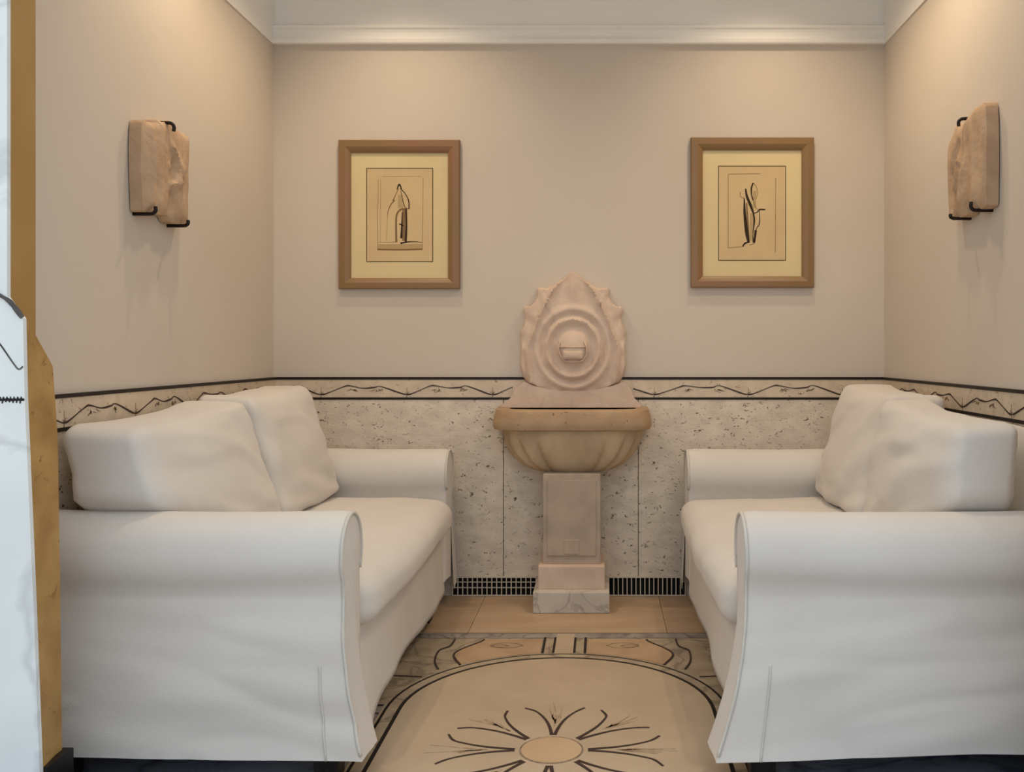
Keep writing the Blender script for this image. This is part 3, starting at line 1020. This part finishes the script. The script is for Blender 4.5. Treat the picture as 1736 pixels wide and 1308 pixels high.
# ------------------------------------------------------------------ framed drawings
def picture(label, bx, sx, ox, oy, sc, outer, inner, line, strokes, faint):
    """all drawing data in pixels of an enlarged view: photo = (ox + x / sc, oy + y / sc)"""
    yf = YB

    def W(x, y, d):
        q = px(ox + x / sc, oy + y / sc, YB)
        return Vector((q.x, yf - d, q.z))
    a, c = W(outer[0], outer[3], 0), W(outer[2], outer[1], 0)
    i0, i1 = W(inner[0], inner[3], 0), W(inner[2], inner[1], 0)
    r = empty('framed_drawing', ((a.x + c.x) / 2, YB - 0.012, a.z))
    tag(r, label, 'picture', 'framed ink drawings on the back wall')
    # four mitred rails
    O = [(a.x, a.z), (c.x, a.z), (c.x, c.z), (a.x, c.z)]
    I = [(i0.x, i0.z), (i1.x, i0.z), (i1.x, i1.z), (i0.x, i1.z)]
    for k in range(4):
        k2 = (k + 1) % 4
        def at(t, d, kk):
            return Vector((O[kk][0] + (I[kk][0] - O[kk][0]) * t, YB - d, O[kk][1] + (I[kk][1] - O[kk][1]) * t))
        pr = [(0, 0.001), (0, 0.020), (0.06, 0.026), (0.55, 0.027), (0.80, 0.022), (0.93, 0.018), (1.0, 0.015), (1.0, 0.001)]
        vs = [at(t, d, k) for t, d in pr] + [at(t, d, k2) for t, d in pr]
        n = len(pr)
        fs = [(i, (i + 1) % n, n + (i + 1) % n, n + i) for i in range(n)] + [tuple(range(n)), tuple(range(2 * n - 1, n - 1, -1))]
        MB().add(vs, fs).build('frame_rail', 'frame', r)
    MB().box(i0.x - .002, i1.x + .002, YB - 0.008, YB - 0.001, i0.z - .002, i1.z + .002).build('mat_board', 'mat', r)
    l0, l1 = W(line[0], line[3], 0), W(line[2], line[1], 0)
    pa = MB().box(l0.x, l1.x, YB - 0.0086, YB - 0.0078, l0.z, l1.z).build('print', 'paper', r)
    f3 = lambda u, v, h: W(u, v, 0.0086 + h)
    L = line
    MB().ribbon([(L[0], L[1]), (L[2], L[1])], 5, f3, .0004).build('ruled_line', 'pen', pa)
    MB().ribbon([(L[0], L[3]), (L[2], L[3])], 5, f3, .0004).build('ruled_line', 'pen', pa)
    MB().ribbon([(L[0], L[1]), (L[0], L[3])], 5, f3, .0004).build('ruled_line', 'pen', pa)
    MB().ribbon([(L[2], L[1]), (L[2], L[3])], 5, f3, .0004).build('ruled_line', 'pen', pa)
    mb = MB()
    for pts, wd in faint:
        mb.ribbon(pts, wd, f3, .0003)
    mb.build('faint_plate_mark', 'pen_soft', pa)
    for kind in ('pen', 'pen_soft', 'pen_faint'):
        for k_, pts, wd in strokes:
            mb = MB()
            if k_ == kind:
                pl = smoothline(pts, 5) if len(pts) > 2 else [Vector(p) for p in pts]
                if isinstance(wd, (list, tuple)):
                    n = len(pl)
                    ww = []
                    for i in range(n):
                        t = i / (n - 1) * (len(wd) - 1)
                        q = min(int(t), len(wd) - 2)
                        ww.append(wd[q] + (wd[q + 1] - wd[q]) * (t - q))
                    wd = ww
                mb.ribbon(pl, wd, f3, {'pen': .0006, 'pen_soft': .0005, 'pen_faint': .0002}[kind])
                mb.build('ink_stroke' if kind == 'pen' else 'ink_wash', kind, pa)


S1 = [
    ('pen', [(512, 460), (530, 420), (548, 455)], [5, 14, 6]),
    ('pen', [(540, 450), (575, 490), (602, 545), (604, 608)], [7, 6, 8, 9]),
    ('pen_soft', [(604, 608), (585, 600), (575, 592)], 6),
    ('pen', [(543, 465), (552, 520), (572, 592)], [3, 4, 6]),
    ('pen_soft', [(525, 450), (500, 505), (482, 545)], [4, 5, 10]),
    ('pen_soft', [(495, 540), (465, 575), (445, 625), (440, 670)], [10, 8, 6, 3]),
    ('pen_soft', [(440, 670), (436, 760), (434, 855)], [3, 2, 2]),
    ('pen_faint', [(540, 500), (540, 600)], 40),
    ('pen_soft', [(508, 860), (506, 700), (515, 640), (545, 610), (585, 605)], [16, 14, 14, 14, 12]),
    ('pen', [(583, 605), (585, 740), (580, 860)], [12, 14, 16]),
    ('pen_soft', [(566, 612), (565, 850)], [22, 22]),
    ('pen', [(553, 630), (550, 740), (546, 830)], [5, 12, 18]),
    ('pen', [(530, 720), (565, 735)], 8),
    ('pen', [(540, 868), (600, 858), (650, 856), (705, 862)], [14, 8, 5, 3]),
    ('pen_soft', [(362, 915), (540, 917), (708, 913)], [12, 13, 12]),
    ('pen_soft', [(362, 860), (505, 860)], [2, 3]),
    ('pen_faint', [(365, 892), (705, 890)], 34),
]
Fn1 = [([(370, 380), (364, 910)], 3), ([(712, 370), (708, 910)], 3), ([(390, 380), (386, 860)], 2), ([(400, 360), (700, 358)], 2)]
picture('bronze framed sepia drawing of a pointed arch doorway on the back wall', 0, 0, 560, 220, 4.508, (72, 84, 994, 1216), (164, 180, 903, 1134), (282, 297, 786, 1008), S1, Fn1)
S2 = [
    ('pen', [(502, 525), (505, 640), (520, 780), (535, 860)], [8, 20, 28, 18]),
    ('pen_soft', [(520, 560), (528, 700), (538, 840)], [10, 14, 10]),
    ('pen', [(512, 452), (522, 510), (550, 580), (572, 640)], [10, 18, 22, 12]),
    ('pen', [(572, 640), (578, 700), (568, 800), (572, 865)], [12, 14, 5, 10]),
    ('pen', [(590, 770), (578, 862)], [18, 16]),
    ('pen_soft', [(472, 478), (472, 510), (485, 522), (502, 520)], [6, 4, 4, 4]),
    ('pen', [(570, 408), (556, 450), (558, 500), (570, 542)], [10, 12, 10, 9]),
    ('pen_soft', [(570, 408), (594, 440), (602, 490), (590, 535)], [5, 4, 4, 3]),
    ('pen_soft', [(570, 545), (592, 600), (604, 610)], [4, 4, 5]),
    ('pen', [(575, 640), (600, 632), (620, 612), (662, 613)], [5, 8, 10, 9]),
    ('pen', [(617, 615), (618, 715), (598, 750), (588, 780)], [4, 8, 6, 6]),
    ('pen', [(490, 892), (510, 868), (545, 860)], [10, 14, 6]),
    ('pen_soft', [(540, 882), (565, 876), (585, 862)], [4, 6, 4]),
    ('pen_faint', [(582, 470), (580, 600)], 24),
    ('pen_faint', [(556, 640), (555, 850)], 22),
]
Fn2 = [([(380, 345), (378, 905)], 4), ([(378, 343), (625, 338)], 4), ([(742, 370), (738, 940)], 4), ([(378, 905), (500, 893)], 4)]
picture('bronze framed sepia drawing of spiky upright plant stems on the back wall', 0, 0, 1150, 220, 4.512, (92, 66, 1030, 1207), (184, 160, 938, 1122), (305, 280, 818, 999), S2, Fn2)


# ------------------------------------------------------------------ carved fragments on iron hooks
def fragment(label, to3, outline, seed, hooks, carve):
    """outline in (u, z) along the side wall; to3(u, z, d)"""
    us = [p[0] for p in outline]; zs = [p[1] for p in outline]
    c = to3((min(us) + max(us)) / 2, min(zs), 0.03)
    r = empty('stone_fragment', c)
    tag(r, label, 'stone relief', 'carved stone fragments hung on the side walls')
    cu, cz_ = sum(us) / len(us), sum(zs) / len(zs)
    ol = smoothline(outline + [outline[0]], 4)[:-1]
    n = len(ol)
    NRR = 14
    vs, fs = [to3(cu, cz_, 0.058)], []
    for j in range(1, NRR + 1):
        t = j / NRR
        for p in ol:
            u, z = cu + (p.x - cu) * t, cz_ + (p.y - cz_) * t
            d = 0.052 - 0.012 * t ** 10 + 0.003 * nz((u * 14, z * 9, 0), 1.0, seed) + 0.002 * nz((u * 40, z * 30, 0), 1.0, seed)
            for (k0, k1, wd, am) in carve:
                a, b_ = Vector(k0), Vector(k1)
                ab = b_ - a
                q = max(0, min(1, (Vector((u, z)) - a).dot(ab) / ab.length_squared))
                dist = (Vector((u, z)) - (a + ab * q)).length
                d += am * gs(dist, wd)
            vs.append(to3(u, z, d))
    for i in range(n):
        fs.append((0, 1 + i, 1 + (i + 1) % n))
    for j in range(1, NRR):
        b0 = 1 + (j - 1) * n
        for i in range(n):
            fs.append((b0 + i, b0 + n + i, b0 + n + (i + 1) % n, b0 + (i + 1) % n))
    b0 = 1 + (NRR - 1) * n
    e0 = len(vs)
    for p in ol:
        vs.append(to3(p.x, p.y, 0.004))
    for i in range(n):
        fs.append((b0 + i, e0 + i, e0 + (i + 1) % n, b0 + (i + 1) % n))
    fs.append(tuple(range(e0, e0 + n)))
    MB().add(vs, fs).build('stone_slab', 'relief', r, True, 50)
    for (u, z, dz) in hooks:      # iron hook: straight out of the wall, then turned over the face
        pts = [to3(u, z, 0.0), to3(u, z, 0.05), to3(u, z + dz * 0.15, 0.062), to3(u, z + dz * 0.5, 0.067), to3(u, z + dz, 0.066)]
        MB().tube(smoothline(pts, 4), 0.0056, 8).build('iron_hook', 'iron', r, True)


ol_l = [(2.775, 1.452), (2.79, 1.447), (2.88, 1.452), (2.94, 1.458), (2.97, 1.440), (3.065, 1.448), (3.075, 1.47), (3.08, 1.60), (3.082, 1.722), (3.05, 1.736), (2.98, 1.742), (2.945, 1.755), (2.90, 1.738), (2.862, 1.738), (2.852, 1.724), (2.80, 1.716), (2.772, 1.706), (2.766, 1.60)]
fragment('carved stone fragment on black hooks, on the wall by the ochre jamb', tl, ol_l, 3.0,
         [(2.92, 1.742, -0.026), (2.80, 1.443, 0.022), (3.02, 1.437, 0.018)],
         [((2.81, 1.47), (2.81, 1.70), .012, .012), ((2.87, 1.46), (2.87, 1.72), .018, .008), ((2.94, 1.67), (3.0, 1.61), .012, .012), ((2.93, 1.55), (3.0, 1.57), .010, .014),
          ((2.98, 1.58), (3.02, 1.62), .010, .010), ((2.94, 1.48), (2.95, 1.62), .018, -.010)])
ol_r = [(2.838, 1.482), (2.85, 1.472), (2.93, 1.470), (2.955, 1.488), (2.985, 1.488), (3.0, 1.468), (3.12, 1.474), (3.142, 1.49), (3.146, 1.60), (3.148, 1.70), (3.12, 1.742), (3.07, 1.775), (3.02, 1.762), (2.98, 1.772), (2.93, 1.785), (2.88, 1.786), (2.842, 1.772), (2.834, 1.62)]
fragment('carved stone fragment with leaf relief on black hooks, opposite the jamb side', tr, ol_r, 8.0,
         [(2.99, 1.772, -0.024), (2.89, 1.467, 0.026), (3.06, 1.466, 0.014)],
         [((2.90, 1.49), (2.90, 1.77), .014, .010), ((3.11, 1.50), (3.09, 1.62), .012, -.012), ((3.09, 1.62), (3.03, 1.70), .012, -.010), ((3.05, 1.56), (3.02, 1.64), .012, .012),
          ((3.02, 1.52), (3.0, 1.60), .014, .008), ((2.96, 1.50), (2.96, 1.75), .012, -.006)])


# ------------------------------------------------------------------ ceiling spotlights
def spot(key, label, x, y, watts, tx, ty, size=102, blend=0.7, tz=1.0):
    r = empty('ceiling_spotlight', (x, y, ZC - 0.012))
    tag(r, label, 'light', 'recessed ceiling spotlights')
    vs, fs = [], []
    n = 24
    for (rr, z) in ((0.038, ZC), (0.050, ZC), (0.050, ZC - 0.006), (0.045, ZC - 0.010), (0.036, ZC - 0.004)):
        for i in range(n):
            a = 2 * math.pi * i / n
            vs.append((x + rr * math.cos(a), y + rr * math.sin(a), z))
    for j in range(4):
        for i in range(n):
            fs.append((j * n + i, j * n + (i + 1) % n, (j + 1) * n + (i + 1) % n, (j + 1) * n + i))
    MB().add(vs, fs).build('ring', 'lamp_ring', r, True, 40)
    MB().prism([Vector((x + 0.036 * math.cos(2 * math.pi * i / n), y + 0.036 * math.sin(2 * math.pi * i / n), ZC - 0.003)) for i in range(n)], (0, 0, 0.003)).build('bulb_' + key + '_offscreen', 'glow', r)
    l = bpy.data.lights.new('spot_' + key + '_offscreen', 'SPOT')
    l.energy = watts * 4
    l.color = LAMP_COL
    l.spot_size = math.radians(size)
    l.spot_blend = blend
    l.shadow_soft_size = 0.03
    o = bpy.data.objects.new('spot_' + key + '_offscreen', l)
    COL.objects.link(o)
    o.parent = r
    o.location = (0, 0, -0.02)
    d = Vector((tx, ty, tz)) - Vector((x, y, ZC))
    o.rotation_euler = d.to_track_quat('-Z', 'Y').to_euler()


spot('arch_drawing', 'recessed ceiling spotlight above the arch drawing', -0.825, 3.50, LAMP_WALL, -0.825, 3.50, 124, 0.8)
spot('plant_drawing', 'recessed ceiling spotlight above the spiky plant drawing', 0.675, 3.50, LAMP_WALL, 0.675, 3.50, 124, 0.8)
spot('jamb_fragment', 'recessed ceiling spotlight above the stone fragment by the ochre jamb', -1.10, 2.93, LAMP_SIDE, -1.10, 2.93, 124, 0.9)
spot('leaf_fragment', 'recessed ceiling spotlight above the stone fragment opposite the jamb', 0.91, 2.98, LAMP_SIDE, 0.91, 2.98, 124, 0.9)
